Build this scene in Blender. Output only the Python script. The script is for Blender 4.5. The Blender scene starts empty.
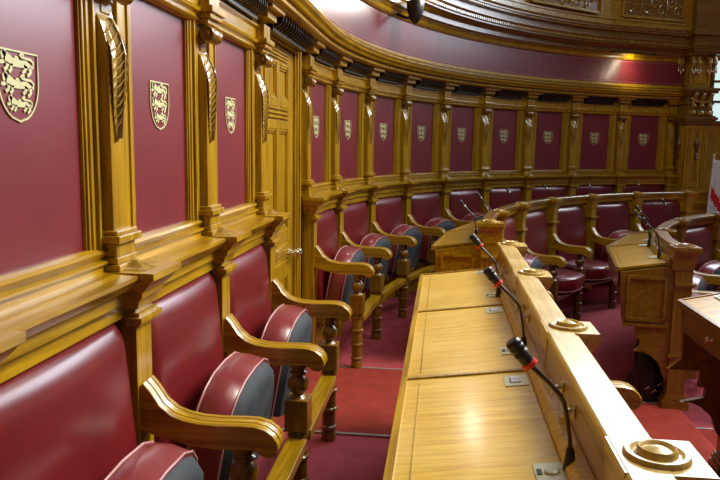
import bpy, bmesh, math, random
from mathutils import Vector, Matrix
PI = math.pi
R = math.radians
random.seed(4)
COL = bpy.context.scene.collection
SC = bpy.context.scene

# ---------------------------------------------------------------- camera, world, lights, exposure
cam = bpy.data.cameras.new('camera')
cam.sensor_width = 36.0
cam.lens = 704.2 / 720 * 36
cam.clip_start = .05
camo = bpy.data.objects.new('camera', cam); COL.objects.link(camo)
SC.camera = camo
_p, _r = .13571, .015156
_fw = Vector((-.1147, .9934, 0)); _rt = Vector((.9934, .1147, 0)); _up = Vector((0, 0, 1))
_F = _fw * math.cos(_p) - _up * math.sin(_p)
_U = _fw * math.sin(_p) + _up * math.cos(_p)
_X = _rt * math.cos(_r) + _U * math.sin(_r)
_Y = -_rt * math.sin(_r) + _U * math.cos(_r)
m = Matrix((_X, _Y, -_F)).transposed().to_4x4()
m.translation = Vector((-5.160, -4.653, 1.56))
camo.matrix_world = m

w = bpy.data.worlds.new('world'); SC.world = w; w.use_nodes = True
w.node_tree.nodes['Background'].inputs[0].default_value = (.80, .86, 1, 1)
w.node_tree.nodes['Background'].inputs[1].default_value = .06

def area(name, loc, target, sx, sy, power, col):
    l = bpy.data.lights.new(name, 'AREA'); l.shape = 'RECTANGLE'; l.size = sx; l.size_y = sy
    l.energy = power; l.color = col
    o = bpy.data.objects.new(name, l); COL.objects.link(o); o.location = loc
    o.rotation_euler = (Vector(target) - Vector(loc)).to_track_quat('-Z', 'Y').to_euler()
    return o
area('gallery_window_light', (-0.6, 6.6, 4.9), (-4.6, -2.6, .6), 6.0, 2.7, 350, (.82, .90, 1)).data.spread = R(125)
area('roof_light', (-2.2, -1.5, 6.0), (-2.6, -1.5, 0), 3.0, 5.0, 150, (1, .98, .92))
area('side_fill_light', (-2.0, -0.6, 4.9), (-6.1, -2.4, 1.3), 2.2, 2.0, 150, (1, .94, .80)).data.spread = R(105)  # unseen fill added to brighten the near left wall and door

vs = SC.view_settings
vs.view_transform = 'Standard'; vs.look = 'None'; vs.exposure = 0.12; vs.gamma = 1; vs.use_curve_mapping = False

# ---------------------------------------------------------------- materials
def mat(name):
    m = bpy.data.materials.new(name); m.use_nodes = True
    return m, m.node_tree, m.node_tree.nodes['Principled BSDF']

def ramp(nt, stops):
    r = nt.nodes.new('ShaderNodeValToRGB')
    e = r.color_ramp.elements
    e[0].position, e[0].color = stops[0][0], (*stops[0][1], 1)
    e[1].position, e[1].color = stops[-1][0], (*stops[-1][1], 1)
    for p, c in stops[1:-1]:
        n = e.new(p); n.color = (*c, 1)
    return r

def wood(name, scale, c0, c1, c2, rough=.31, coat=.5, worn=0):
    m, nt, b = mat(name)
    tc = nt.nodes.new('ShaderNodeTexCoord'); mp = nt.nodes.new('ShaderNodeMapping')
    mp.inputs['Scale'].default_value = scale
    nt.links.new(tc.outputs['Object'], mp.inputs[0])
    n = nt.nodes.new('ShaderNodeTexNoise'); n.inputs['Scale'].default_value = 1; n.inputs['Detail'].default_value = 7
    n.inputs['Roughness'].default_value = .62; n.inputs['Distortion'].default_value = .5
    nt.links.new(mp.outputs[0], n.inputs[0])
    r = ramp(nt, [(.30, c0), (.5, c1), (.72, c2)])
    nt.links.new(n.outputs[0], r.inputs[0])
    out = r.outputs[0]
    if worn:
        n2 = nt.nodes.new('ShaderNodeTexNoise'); n2.inputs['Scale'].default_value = 5; n2.inputs['Detail'].default_value = 5
        nt.links.new(tc.outputs['Object'], n2.inputs[0])
        mr = nt.nodes.new('ShaderNodeMapRange'); mr.inputs[1].default_value = .45; mr.inputs[2].default_value = .7
        mr.inputs[4].default_value = worn
        nt.links.new(n2.outputs[0], mr.inputs[0])
        mx = nt.nodes.new('ShaderNodeMix'); mx.data_type = 'RGBA'
        mx.inputs[7].default_value = (.72, .55, .20, 1)
        nt.links.new(mr.outputs[0], mx.inputs[0]); nt.links.new(out, mx.inputs[6])
        out = mx.outputs[2]
        rr = nt.nodes.new('ShaderNodeMapRange'); rr.inputs[3].default_value = rough; rr.inputs[4].default_value = rough + .2
        nt.links.new(n2.outputs[0], rr.inputs[0]); nt.links.new(rr.outputs[0], b.inputs['Roughness'])
    else:
        b.inputs['Roughness'].default_value = rough
    nt.links.new(out, b.inputs['Base Color'])
    b.inputs['Coat Weight'].default_value = coat; b.inputs['Coat Roughness'].default_value = .16
    bp = nt.nodes.new('ShaderNodeBump'); bp.inputs['Strength'].default_value = .12; bp.inputs['Distance'].default_value = .002
    nt.links.new(n.outputs[0], bp.inputs['Height']); nt.links.new(bp.outputs[0], b.inputs['Normal'])
    return m

G0, G1, G2 = (.17, .082, .002), (.38, .208, .003), (.55, .34, .008)
OAKV = wood('oak_upright_grain', (38, 38, 2.2), G0, G1, G2)
OAKH = wood('oak_lengthwise_grain', (38, 2.2, 38), G0, G1, G2)
OAKX = wood('oak_cross_grain', (2.2, 38, 38), G0, G1, G2)
LID = wood('worn_pale_oak', (5, 60, 30), (.42, .23, .010), (.58, .36, .025), (.70, .48, .08), .28, .35, .25)
RAILM = wood('worn_rail_oak', (60, 5, 30), (.36, .21, .03), (.50, .33, .07), (.62, .46, .17), .26, .45, .5)
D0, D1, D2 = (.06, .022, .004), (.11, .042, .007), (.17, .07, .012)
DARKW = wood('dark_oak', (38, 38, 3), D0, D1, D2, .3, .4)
B0, B1, B2 = (.12, .052, .003), (.20, .095, .005), (.29, .150, .010)
BROWNV = wood('brown_oak_upright', (38, 38, 2.5), B0, B1, B2, .3, .4)
BROWNH = wood('brown_oak_lengthwise', (30, 2.5, 30), B0, B1, B2, .3, .4)
BLID = wood('brown_lid_oak', (5, 50, 30), (.22, .100, .006), (.32, .160, .010), (.40, .22, .018), .26, .5)
DKH = wood('dark_oak_lengthwise', (30, 2.5, 30), (.07, .030, .003), (.12, .055, .004), (.18, .09, .007), .3, .5)
BLACKW = wood('dark_wood_and_shade', (30, 30, 4), (.012, .007, .005), (.02, .011, .008), (.035, .018, .011), .35, .2)  # dark wood; on the cornice teeth its black also carries the shade there
CARVE = wood('carved_pale_oak', (30, 30, 8), (.22, .12, .012), (.36, .21, .03), (.50, .33, .09), .20, .9)

def leather(name, c, c2, rough, bump, coat=.0, sc=6):
    m, nt, b = mat(name)
    tc = nt.nodes.new('ShaderNodeTexCoord')
    n = nt.nodes.new('ShaderNodeTexNoise'); n.inputs['Scale'].default_value = sc; n.inputs['Detail'].default_value = 6
    nt.links.new(tc.outputs['Object'], n.inputs[0])
    r = ramp(nt, [(.3, c), (.7, c2)]); nt.links.new(n.outputs[0], r.inputs[0])
    nt.links.new(r.outputs[0], b.inputs['Base Color'])
    b.inputs['Roughness'].default_value = rough
    b.inputs['Coat Weight'].default_value = coat; b.inputs['Coat Roughness'].default_value = .22
    n3 = nt.nodes.new('ShaderNodeTexNoise'); n3.inputs['Scale'].default_value = 300; n3.inputs['Detail'].default_value = 2
    nt.links.new(tc.outputs['Object'], n3.inputs[0])
    ad = nt.nodes.new('ShaderNodeMath'); ad.operation = 'MULTIPLY_ADD'; ad.inputs[1].default_value = .08
    nt.links.new(n3.outputs[0], ad.inputs[0]); nt.links.new(n.outputs[0], ad.inputs[2])
    bp = nt.nodes.new('ShaderNodeBump'); bp.inputs['Strength'].default_value = bump; bp.inputs['Distance'].default_value = .01
    nt.links.new(ad.outputs[0], bp.inputs['Height']); nt.links.new(bp.outputs[0], b.inputs['Normal'])
    return m
LEATHER = leather('maroon_chair_leather', (.115, .006, .008), (.160, .009, .012), .33, .12, .20)
WALLL = leather('maroon_wall_leather', (.150, .014, .022), (.190, .019, .029), .38, .08, .25, 3)
SEATL = leather('worn_seat_edge_leather', (.19, .022, .028), (.25, .040, .046), .30, .2, .4, 9)
UNDER = leather('slate_seat_underside', (.014, .019, .027), (.028, .034, .042), .75, .3, 0, 14)
PIPE = leather('pale_piping', (.40, .16, .16), (.5, .24, .24), .4, .1)

def carpet(name, c, c2):
    m, nt, b = mat(name)
    tc = nt.nodes.new('ShaderNodeTexCoord')
    n = nt.nodes.new('ShaderNodeTexNoise'); n.inputs['Scale'].default_value = 9; n.inputs['Detail'].default_value = 9
    nt.links.new(tc.outputs['Object'], n.inputs[0])
    r = ramp(nt, [(.3, c), (.7, c2)]); nt.links.new(n.outputs[0], r.inputs[0])
    nt.links.new(r.outputs[0], b.inputs['Base Color']); b.inputs['Roughness'].default_value = .95
    n3 = nt.nodes.new('ShaderNodeTexNoise'); n3.inputs['Scale'].default_value = 420
    nt.links.new(tc.outputs['Object'], n3.inputs[0])
    bp = nt.nodes.new('ShaderNodeBump'); bp.inputs['Strength'].default_value = .5; bp.inputs['Distance'].default_value = .004
    nt.links.new(n3.outputs[0], bp.inputs['Height']); nt.links.new(bp.outputs[0], b.inputs['Normal'])
    return m
CARPET = carpet('crimson_carpet', (.40, .050, .068), (.52, .082, .105))
CARPETR = carpet('bright_red_carpet', (.25, .022, .013), (.34, .034, .020))

def plain(name, c, rough=.5, metal=0, emit=0):
    m, nt, b = mat(name)
    tc = nt.nodes.new('ShaderNodeTexCoord'); n = nt.nodes.new('ShaderNodeTexNoise'); n.inputs['Scale'].default_value = 40
    nt.links.new(tc.outputs['Object'], n.inputs[0])
    r = ramp(nt, [(.3, tuple(x * .88 for x in c)), (.7, tuple(min(1, x * 1.1) for x in c))]); nt.links.new(n.outputs[0], r.inputs[0])
    nt.links.new(r.outputs[0], b.inputs['Base Color'])
    b.inputs['Roughness'].default_value = rough; b.inputs['Metallic'].default_value = metal
    if emit:
        b.inputs['Emission Color'].default_value = (*c, 1); b.inputs['Emission Strength'].default_value = emit
    return m
GOLD = plain('gilt', (.56, .54, .29), .5, .0)
BRASS = plain('brass', (.75, .66, .45), .25, .9)
PALEM = plain('pale_worn_metal', (.55, .52, .46), .35, .7)
PLATE = plain('button_plate_silver', (.55, .53, .36), .4, .3)
BLACK = plain('black_plastic', (.012, .012, .014), .38)
STEEL = plain('steel', (.5, .5, .52), .25, .9)
REDM = plain('red_ring', (.75, .03, .03), .4)
BAGM = plain('black_hide', (.010, .010, .012), .32)
WHITE = plain('white_paper', (.75, .76, .82), .6)
FLAGW = plain('white_cloth', (.70, .74, .82), .8)
FLAGR = plain('red_cloth', (.55, .02, .03), .8)
BROWNSTEM = plain('bronze_stem', (.045, .022, .015), .3, .5)
STRIP = plain('grey_carpet_edging', (.38, .36, .34), .5, .4)
SCREEN = plain('button_white', (.65, .68, .8), .4)
BULB = plain('lit_lamp_glass', (.80, .90, 1.0), .3, 0, 14)
GLASS = plain('window_daylight', (.55, .72, .70), .3, 0, 1.0)

# ---------------------------------------------------------------- mesh helpers
def link(name, bm, m, parent=None, smooth=False, mats=None, bevel=0):
    bmesh.ops.recalc_face_normals(bm, faces=bm.faces[:])
    me = bpy.data.meshes.new(name); bm.to_mesh(me); bm.free()
    for mm in (mats or [m]): me.materials.append(mm)
    if smooth:
        for p in me.polygons: p.use_smooth = True
        try: me.set_sharp_from_angle(angle=R(38))
        except Exception: pass
    o = bpy.data.objects.new(name, me); COL.objects.link(o)
    if parent is not None: o.parent = parent
    if bevel:
        b = o.modifiers.new('b', 'BEVEL'); b.width = bevel; b.segments = 2; b.limit_method = 'ANGLE'; b.angle_limit = R(40)
    return o

def obj_from(name, me, parent=None, bevel=0):
    o = bpy.data.objects.new(name, me); COL.objects.link(o)
    if parent is not None: o.parent = parent
    if bevel:
        b = o.modifiers.new('b', 'BEVEL'); b.width = bevel; b.segments = 2; b.limit_method = 'ANGLE'; b.angle_limit = R(40)
    return o

def box(bm, x0, x1, y0, y1, z0, z1, mi=0):
    v = [bm.verts.new((x, y, z)) for z in (z0, z1) for (x, y) in ((x0, y0), (x1, y0), (x1, y1), (x0, y1))]
    for f in ((0, 3, 2, 1), (4, 5, 6, 7), (0, 1, 5, 4), (1, 2, 6, 5), (2, 3, 7, 6), (3, 0, 4, 7)):
        fc = bm.faces.new([v[i] for i in f]); fc.material_index = mi
    return v

def prism_y(bm, prof, y0, y1, mi=0):          # closed profile [(x,z)] extruded along y
    a = [bm.verts.new((x, y0, z)) for x, z in prof]; b = [bm.verts.new((x, y1, z)) for x, z in prof]
    n = len(prof)
    for f in [bm.faces.new(a), bm.faces.new(b[::-1])]: f.material_index = mi
    for i in range(n):
        f = bm.faces.new((a[i], b[i], b[(i + 1) % n], a[(i + 1) % n])); f.material_index = mi

def prism_x(bm, prof, x0, x1, mi=0):          # closed profile [(y,z)] extruded along x
    a = [bm.verts.new((x0, y, z)) for y, z in prof]; b = [bm.verts.new((x1, y, z)) for y, z in prof]
    n = len(prof)
    for f in [bm.faces.new(a), bm.faces.new(b[::-1])]: f.material_index = mi
    for i in range(n):
        f = bm.faces.new((a[i], b[i], b[(i + 1) % n], a[(i + 1) % n])); f.material_index = mi

def lathe(bm, prof, cx, cy, n=20, cap=True, axis='z', cz=0, mi=0):
    rings = []
    for r, h in prof:
        ring = []
        for k in range(n):
            a = 2 * PI * k / n; u, v = r * math.cos(a), r * math.sin(a)
            if axis == 'z': p = (cx + u, cy + v, h)
            elif axis == 'x': p = (h, cy + u, cz + v)
            else: p = (cx + u, h, cz + v)
            ring.append(bm.verts.new(p))
        rings.append(ring)
    for a, b in zip(rings, rings[1:]):
        for k in range(n):
            f = bm.faces.new((a[k], a[(k + 1) % n], b[(k + 1) % n], b[k])); f.material_index = mi
    if cap:
        for f in (bm.faces.new(rings[0][::-1]), bm.faces.new(rings[-1])): f.material_index = mi

def tube(bm, pts, r, n=8, cap=True, mi=0):
    pts = [Vector(p) for p in pts]; rings = []
    rr = r if isinstance(r, (list, tuple)) else [r] * len(pts)
    up = Vector((0, 0, 1)); prev = None
    for i, p in enumerate(pts):
        d = (pts[min(i + 1, len(pts) - 1)] - pts[max(i - 1, 0)]).normalized()
        if prev is None:
            a = d.cross(up) if abs(d.z) < .95 else d.cross(Vector((0, 1, 0)))
        else:
            a = prev - d * prev.dot(d)
        a.normalize(); prev = a; b = d.cross(a)
        rings.append([bm.verts.new(p + a * rr[i] * math.cos(2 * PI * k / n) + b * rr[i] * math.sin(2 * PI * k / n)) for k in range(n)])
    for a, b in zip(rings, rings[1:]):
        for k in range(n):
            f = bm.faces.new((a[k], a[(k + 1) % n], b[(k + 1) % n], b[k])); f.material_index = mi
    if cap:
        for f in (bm.faces.new(rings[0][::-1]), bm.faces.new(rings[-1])): f.material_index = mi

def sweep(bm, prof, path, closed=True, mi=0):
    """prof [(r,z)] with r = distance from the hall's centre line; path = list of ('s', y) and ('a', phi deg)"""
    rings = []
    for k, a in path:
        ring = []
        for r, z in prof:
            if k == 's': p = (-r, a, z)
            else: p = (-r * math.cos(R(a)), r * math.sin(R(a)), z)
            ring.append(bm.verts.new(p))
        rings.append(ring)
    n = len(prof)
    for a, b in zip(rings, rings[1:]):
        for i in range(n if closed else n - 1):
            f = bm.faces.new((a[i], b[i], b[(i + 1) % n], a[(i + 1) % n])); f.material_index = mi
    if closed:
        for f in (bm.faces.new(rings[0]), bm.faces.new(rings[-1][::-1])): f.material_index = mi

def wpath(y0, a1, step=2.0):
    n = max(2, int(abs(a1) / step))
    return [('s', y0)] + [('a', a1 * i / n) for i in range(n + 1)]
def arc(a0, a1, step=2.0):
    n = max(1, int(round((a1 - a0) / step)))
    return [('a', a0 + (a1 - a0) * i / n) for i in range(n + 1)]

def setp(o, label=None, cat=None, group=None, kind=None):
    if label: o['label'] = label
    if cat: o['category'] = cat
    if group: o['group'] = group
    if kind: o['kind'] = kind
    return o
def struct(name, bm, m, **k):
    return setp(link(name, bm, m, **k), kind='structure')

def empty(name, param, r0, z0=0):
    """Empty on circle r0 at param ('s', y) or ('a', phi); local +x points to the hall's centre, +y along the row"""
    o = bpy.data.objects.new(name, None); COL.objects.link(o); o.empty_display_size = .1
    k, a = param
    if k == 's': o.location = (-r0, a, z0)
    else:
        o.location = (-r0 * math.cos(R(a)), r0 * math.sin(R(a)), z0); o.rotation_euler = (0, 0, -R(a))
    return o

class Bay:
    """A bay seen from its near post: straight of width w, or an arc of da degrees on radius r0."""
    def __init__(s, kind, r0, size): s.k, s.r0, s.size = kind, r0, size
    def pt(s, x, f, z):                       # x inward from r0, f fraction along the bay
        if s.k == 's': return (x, f * s.size, z)
        r = s.r0 - x; a = R(s.size * f)
        return (s.r0 - r * math.cos(a), r * math.sin(a), z)
    def w(s, x):
        return s.size if s.k == 's' else (s.r0 - x) * R(s.size)
    def sweep(s, bm, prof, f0, f1, n=None, mi=0):
        n = n or (1 if s.k == 's' else 6)
        rings = [[bm.verts.new(s.pt(x, f0 + (f1 - f0) * i / n, z)) for x, z in prof] for i in range(n + 1)]
        m = len(prof)
        for a, b in zip(rings, rings[1:]):
            for i in range(m):
                f = bm.faces.new((a[i], b[i], b[(i + 1) % m], a[(i + 1) % m])); f.material_index = mi
        for f in (bm.faces.new(rings[0]), bm.faces.new(rings[-1][::-1])): f.material_index = mi
    def frame(s, f):                          # matrix of a flat part standing at fraction f
        if s.k == 's': return Matrix.Translation((0, f * s.size, 0))
        a = R(s.size * f)
        return Matrix.Translation((s.r0 - s.r0 * math.cos(a), s.r0 * math.sin(a), 0)) @ Matrix.Rotation(-a, 4, 'Z')

# ---------------------------------------------------------------- the hall: floor, wall, cornices
T2, T3 = -.155, -.27
bm = bmesh.new()
for (r1, r0_, z) in ((6.3, 4.82, 0), (4.82, 3.55, T2)):
    sweep(bm, [(r1, z), (r0_, z), (r0_, -.4), (r1, -.4)], [('s', -7.0)] + arc(0, 96))
pts = [(-3.52, -7.0), (3.6, -7.0), (3.6, 6.5)]
sweep(bm, [(3.55, T3), (.02, T3), (.02, -.4), (3.55, -.4)], [('s', -7.0)] + arc(0, 96))
box(bm, -.02, 5.2, -7.0, 6.6, -.4, T3)
floor = struct('floor', bm, CARPET)

# bright red aisle carpets, one on each tier, with a grey edging strip
def runner(x0, x1, z, label, ya0=-1.04, yb0=.08):
    bm = bmesh.new(); box(bm, x0, x1, ya0, yb0, z, z + .006)
    o = link('aisle_carpet', bm, CARPETR)
    setp(o, label, 'carpet', 'red aisle carpets')
    for ya in (yb0, ya0 - .02):
        bm = bmesh.new(); box(bm, x0, x1, ya, ya + .02, z, z + .009); link('edging_strip', bm, STRIP, o)
runner(-6.10, -4.92, 0, 'bright red aisle carpet on the floor in front of the wooden door')
runner(-4.70, -3.56, T2, 'bright red aisle carpet between the middle desks, beside the black bag', -.90, .12)
runner(-3.54, -1.2, T3, 'bright red aisle carpet at the bottom right, on the lowest step', -.80, .0)

AEND = 71.2
# wall backing: timber shell behind the leather panels, door opening left free
bm = bmesh.new()
DO0, DO1, DTOP = -.93, -.12, 2.125
sweep(bm, [(6.125, 0), (6.30, 0), (6.30, 3.3), (6.125, 3.3)], [('s', -7.0), ('s', DO0)])
sweep(bm, [(6.125, 0), (6.30, 0), (6.30, 3.3), (6.125, 3.3)], [('s', DO1)] + arc(0, AEND + 25))
sweep(bm, [(6.125, DTOP), (6.30, DTOP), (6.30, 3.3), (6.125, 3.3)], [('s', DO0), ('s', DO1)])
wall = struct('wall_left', bm, OAKH)

PB, PT = 1.2625, 2.0           # leather panel heights
def along(path_r, prof, m, name, paths):
    for pth in paths:
        bm = bmesh.new(); sweep(bm, prof, pth)
        struct(name, bm, m, smooth=False)
near = [('s', -7.0), ('s', -1.07)]
far = arc(.9, AEND, 1.55)
# dado rail (ledge under the panels)
railp = [(6.125, 1.06), (6.05, 1.06), (6.05, 1.10), (6.035, 1.105), (6.035, 1.135), (6.01, 1.15), (5.99, 1.172), (5.985, 1.178), (5.985, 1.19), (6.09, 1.195), (6.125, 1.195)]
along(0, railp, OAKH, 'trim_1', [near, far])
# band below panels with mouldings
skp = [(6.125, 1.19), (6.088, 1.19), (6.088, 1.215), (6.078, 1.218), (6.078, 1.226), (6.096, 1.23), (6.088, 1.240), (6.080, 1.250), (6.088, 1.258), (6.106, 1.2625), (6.125, 1.2625)]
along(0, skp, OAKH, 'trim_2', [near, far])
# frieze above the panels
frp = [(6.125, 2.0), (6.104, 2.0), (6.088, 2.006), (6.080, 2.014), (6.088, 2.022), (6.088, 2.032), (6.074, 2.04), (6.070, 2.052), (6.088, 2.062), (6.088, 2.11), (6.074, 2.118), (6.074, 2.128), (6.088, 2.135), (6.088, 2.224), (6.125, 2.224)]
along(0, frp, OAKH, 'trim_3', [near, far])
# main cornice
cop = [(6.125, 2.222), (5.975, 2.222), (5.97, 2.232), (5.95, 2.236), (5.948, 2.252), (5.968, 2.256), (5.968, 2.266), (5.93, 2.270), (5.922, 2.285), (5.905, 2.300), (5.900, 2.318), (5.935, 2.322), (5.935, 2.332), (5.915, 2.336), (5.915, 2.352), (5.955, 2.357), (5.955, 2.365), (5.94, 2.368), (5.94, 2.382), (5.975, 2.390), (5.99, 2.41), (6.125, 2.41)]
full = [('s', -7.0)] + arc(0, AEND, 1.5)
along(0, cop, OAKH, 'trim_4', [full])
# red leather band in the upper wall
bm = bmesh.new(); sweep(bm, [(6.125, 2.41), (6.0, 2.41), (6.0, 2.72), (6.125, 2.72)], full)
band = link('leather_band', bm, WALLL)
setp(band, 'long curving maroon leather band running above the main wooden cornice', 'wall panel')
bm = bmesh.new()
for z in (2.432, 2.698): sweep(bm, [(6.0, z), (5.997, z), (5.997, z + .004), (6.0, z + .004)], full)
link('stitched_line', bm, PIPE, band)
# timber strip + upper cornice with dentils, following the arc then a straight chord
def chordpath(a0, a1): return [('a', a0), ('a', a1)]
cpath = [('s', -7.0)] + arc(0, 57.5, 1.5) + [('a', 70.5)]
strip = [(6.125, 2.72), (5.985, 2.72), (5.965, 2.735), (5.955, 2.76), (5.965, 2.775), (5.94, 2.79), (5.94, 2.80), (6.125, 2.80)]
along(0, strip, OAKH, 'trim_5', [full])
up = [(6.125, 2.80), (5.90, 2.80), (5.90, 2.845), (5.875, 2.855), (5.86, 2.875), (5.80, 2.88), (5.80, 2.905), (5.835, 2.905), (5.835, 2.925), (5.78, 2.93), (5.76, 2.95), (5.76, 2.962), (5.80, 2.972), (5.80, 3.03), (5.775, 3.04), (5.775, 3.055), (5.73, 3.062), (5.73, 3.075), (5.72, 3.10), (6.125, 3.10)]
along(0, up, BROWNH, 'trim_6', [cpath])
fas = [(6.125, 3.10), (5.76, 3.10), (5.76, 3.165), (5.745, 3.17), (5.745, 3.185), (5.79, 3.19), (5.79, 3.62), (5.74, 3.64), (5.74, 3.70), (6.125, 3.70)]
along(0, fas, OAKH, 'trim_7', [cpath])
# dentils
def chord_pts(a0, a1, r, n):
    A = Vector((-r * math.cos(R(a0)), r * math.sin(R(a0)), 0)); B = Vector((-r * math.cos(R(a1)), r * math.sin(R(a1)), 0))
    d = (B - A).normalized(); ang = math.atan2(d.y, d.x)
    return [(A.lerp(B, (i + .5) / n), ang) for i in range(n)]
def put_block(bm, p, ang, dx, dy, z0, z1):
    M = Matrix.Translation((p.x, p.y, 0)) @ Matrix.Rotation(ang, 4, 'Z')
    v = box(bm, -dx / 2, dx / 2, -dy / 2, dy / 2, z0, z1)
    for q in v: q.co = M @ q.co
bm = bmesh.new()
for r, z0, z1, dr in ((5.806, 2.902, 2.930, .06), (5.77, 3.038, 3.058, .05)):
    a = 22.0
    while a < 57.3:
        p = Vector((-r * math.cos(R(a)), r * math.sin(R(a)), 0)); put_block(bm, p, PI / 2 - R(a), .021, dr, z0, z1); a += .40
    for p, ang in chord_pts(57.5, 70.5, r, 32): put_block(bm, p, ang, .020, dr, z0, z1)
dent = struct('trim_8', bm, CARVE)

# ---------------------------------------------------------------- wall pilasters with carved leaf, scroll and capital
def leaf_mesh():
    """acanthus leaf: thick tapering blade with a midrib and notched lobes, hanging down the pilaster"""
    bm = bmesh.new()
    n = 26; rows = []
    for i in range(n + 1):
        t = i / n; z = 1.893 - t * .328
        hw = (.046 if t < .25 else .046 * max(0, 1 - ((t - .25) / .76) ** 1.6) ** .9) + .001
        hw *= 1 + .07 * (i % 2)
        base = -.036 * max(0, 1 - t / .30) ** 1.6
        out = base + .005 + .004 * math.sin(PI * min(1, t * 1.3))
        row = []
        for k in range(7):
            s = -1 + 2 * k / 6
            bulge = (1 - s * s) * .006 + (.006 if k == 3 else 0) - (.006 if k in (2, 4) else 0)
            row.append(bm.verts.new((out + bulge, s * hw - .024 * t * t, z - abs(s) * .010)))
        rows.append(row)
    back = [[bm.verts.new((-.036, (-1 + 2 * k / 1) * .004 + r[3].co.y, r[0].co.z)) for k in range(2)] for r in rows]
    for a, b in zip(rows, rows[1:]):
        for k in range(6): bm.faces.new((a[k], a[k + 1], b[k + 1], b[k]))
    for (a, b), (c, d) in zip(zip(rows, rows[1:]), zip(back, back[1:])):
        bm.faces.new((a[0], b[0], d[0], c[0])); bm.faces.new((a[-1], c[1], d[1], b[-1]))
    bm.faces.new(rows[0] + back[0][::-1]); bm.faces.new(rows[-1][::-1] + back[-1])
    tube(bm, [r_[3].co + Vector((.002, 0, 0)) for r_ in rows], .0028, 6)
    for i in range(1, n - 3, 2):
        for sg in (-1, 1):
            r0, r1 = rows[i], rows[min(n, i + 2)]
            a = r0[3].co; b = r1[3 + sg * 3].co
            tube(bm, [a + Vector((.002, 0, 0)), (a + b) / 2 + Vector((.004, 0, -.003)), b + Vector((.002, 0, .002))], [.0014, .0024, .0018], 5)
    return bm

def scroll_mesh():
    bm = bmesh.new()
    # ionic-like scroll: rolled drum across the pilaster with end buttons
    lathe(bm, [(.008, -.060), (.026, -.058), (.030, -.052), (.024, -.040), (.028, -.02), (.031, 0), (.028, .02), (.024, .040), (.030, .052), (.026, .058), (.008, .060)], .004, 0, 18, True, 'y', 1.965)
    lathe(bm, [(.012, -.074), (.010, .074)], .004, 0, 10, True, 'y', 1.965)
    return bm
bm = bmesh.new()
prism_y(bm, [(-.06, 1.195), (0, 1.195), (0, 1.78), (-.003, 1.82), (-.010, 1.85), (-.020, 1.88), (-.032, 1.90), (-.036, 1.915), (-.036, 1.935), (-.030, 1.94), (-.030, 2.0), (-.01, 2.0), (-.01, 2.06), (-.06, 2.06)], -.053, .053)
_pilaster = link('pilaster', bm, OAKV, None, bevel=.003)
bm = bmesh.new()   # mouldings of base, neck and capital
for x, h, z0, z1 in ((.022, .07, 1.195, 1.215), (.014, .064, 1.215, 1.235), (.026, .074, 1.275, 1.297), (.016, .066, 1.297, 1.310), (.010, .060, 1.235, 1.275), (.012, .060, 2.0, 2.02), (.026, .072, 2.02, 2.04), (.036, .082, 2.04, 2.065), (.018, .062, 2.065, 2.135)):
    box(bm, -.055, x, -h, h, z0, z1)
box(bm, -.036, -.028, -.030, .030, 1.903, 1.937)
_pmould = link('moulding', bm, OAKV, _pilaster, bevel=.004)
_leaf = link('carved_leaf', leaf_mesh(), CARVE, _pilaster, smooth=True)
_scroll = link('scroll', scroll_mesh(), BROWNV, _pilaster, smooth=True)
bm = bmesh.new()   # little pyramid rosette standing on the cap block in front of the pilaster
a = [bm.verts.new(p) for p in ((.008, -.040, 1.197), (.085, -.040, 1.197), (.085, .040, 1.197), (.008, .040, 1.197))]
b = [bm.verts.new(p) for p in ((.018, -.028, 1.203), (.072, -.028, 1.203), (.072, .028, 1.203), (.018, .028, 1.203))]
c = [bm.verts.new(p) for p in ((.028, -.005, 1.222), (.040, -.005, 1.222), (.040, .005, 1.222), (.028, .005, 1.222))]
for q, s in ((a, b), (b, c)):
    for k in range(4): bm.faces.new((q[k], q[(k + 1) % 4], s[(k + 1) % 4], s[k]))
bm.faces.new(c); bm.faces.new(a[::-1])
_ros = link('rosette', bm, CARVE, _pilaster)

bm = bmesh.new()   # lit block of the cornice breaking forward over the pilaster
box(bm, -.055, .080, -.135, .135, 2.200, 2.226); box(bm, -.055, .045, -.09, .09, 2.160, 2.200)
_br = link('cornice_block', bm, OAKH, _pilaster, bevel=.003)
_parts = [_pmould, _leaf, _scroll, _ros, _br]
WPOST_S = [-5.14, -4.33, -3.53, -2.745, -1.945, -1.125]
WPOST_A = [.97 + 7.75 * k for k in range(10)]
def place(o, param, r):
    k, a = param
    if k == 's': o.location = (-r, a, 0); o.rotation_euler = (0, 0, 0)
    else: o.location = (-r * math.cos(R(a)), r * math.sin(R(a)), 0); o.rotation_euler = (0, 0, -R(a))
first = True
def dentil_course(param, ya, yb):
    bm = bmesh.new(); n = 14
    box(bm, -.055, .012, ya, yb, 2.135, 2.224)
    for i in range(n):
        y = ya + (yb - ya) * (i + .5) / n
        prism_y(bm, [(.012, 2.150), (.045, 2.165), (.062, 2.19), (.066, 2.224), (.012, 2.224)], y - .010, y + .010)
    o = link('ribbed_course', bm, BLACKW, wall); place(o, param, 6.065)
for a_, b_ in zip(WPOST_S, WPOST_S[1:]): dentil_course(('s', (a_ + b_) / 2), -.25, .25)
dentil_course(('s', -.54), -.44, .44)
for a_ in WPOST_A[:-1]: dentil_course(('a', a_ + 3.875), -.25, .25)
for param in [('s', y) for y in WPOST_S] + [('a', a) for a in WPOST_A]:
    if first:
        p = _pilaster; ch = _parts; first = False
    else:
        p = _pilaster.copy(); COL.objects.link(p)
        ch = []
        for c in _parts:
            d = c.copy(); COL.objects.link(d); d.parent = p; ch.append(d)
    p.parent = wall
    place(p, param, 6.065)

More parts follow.
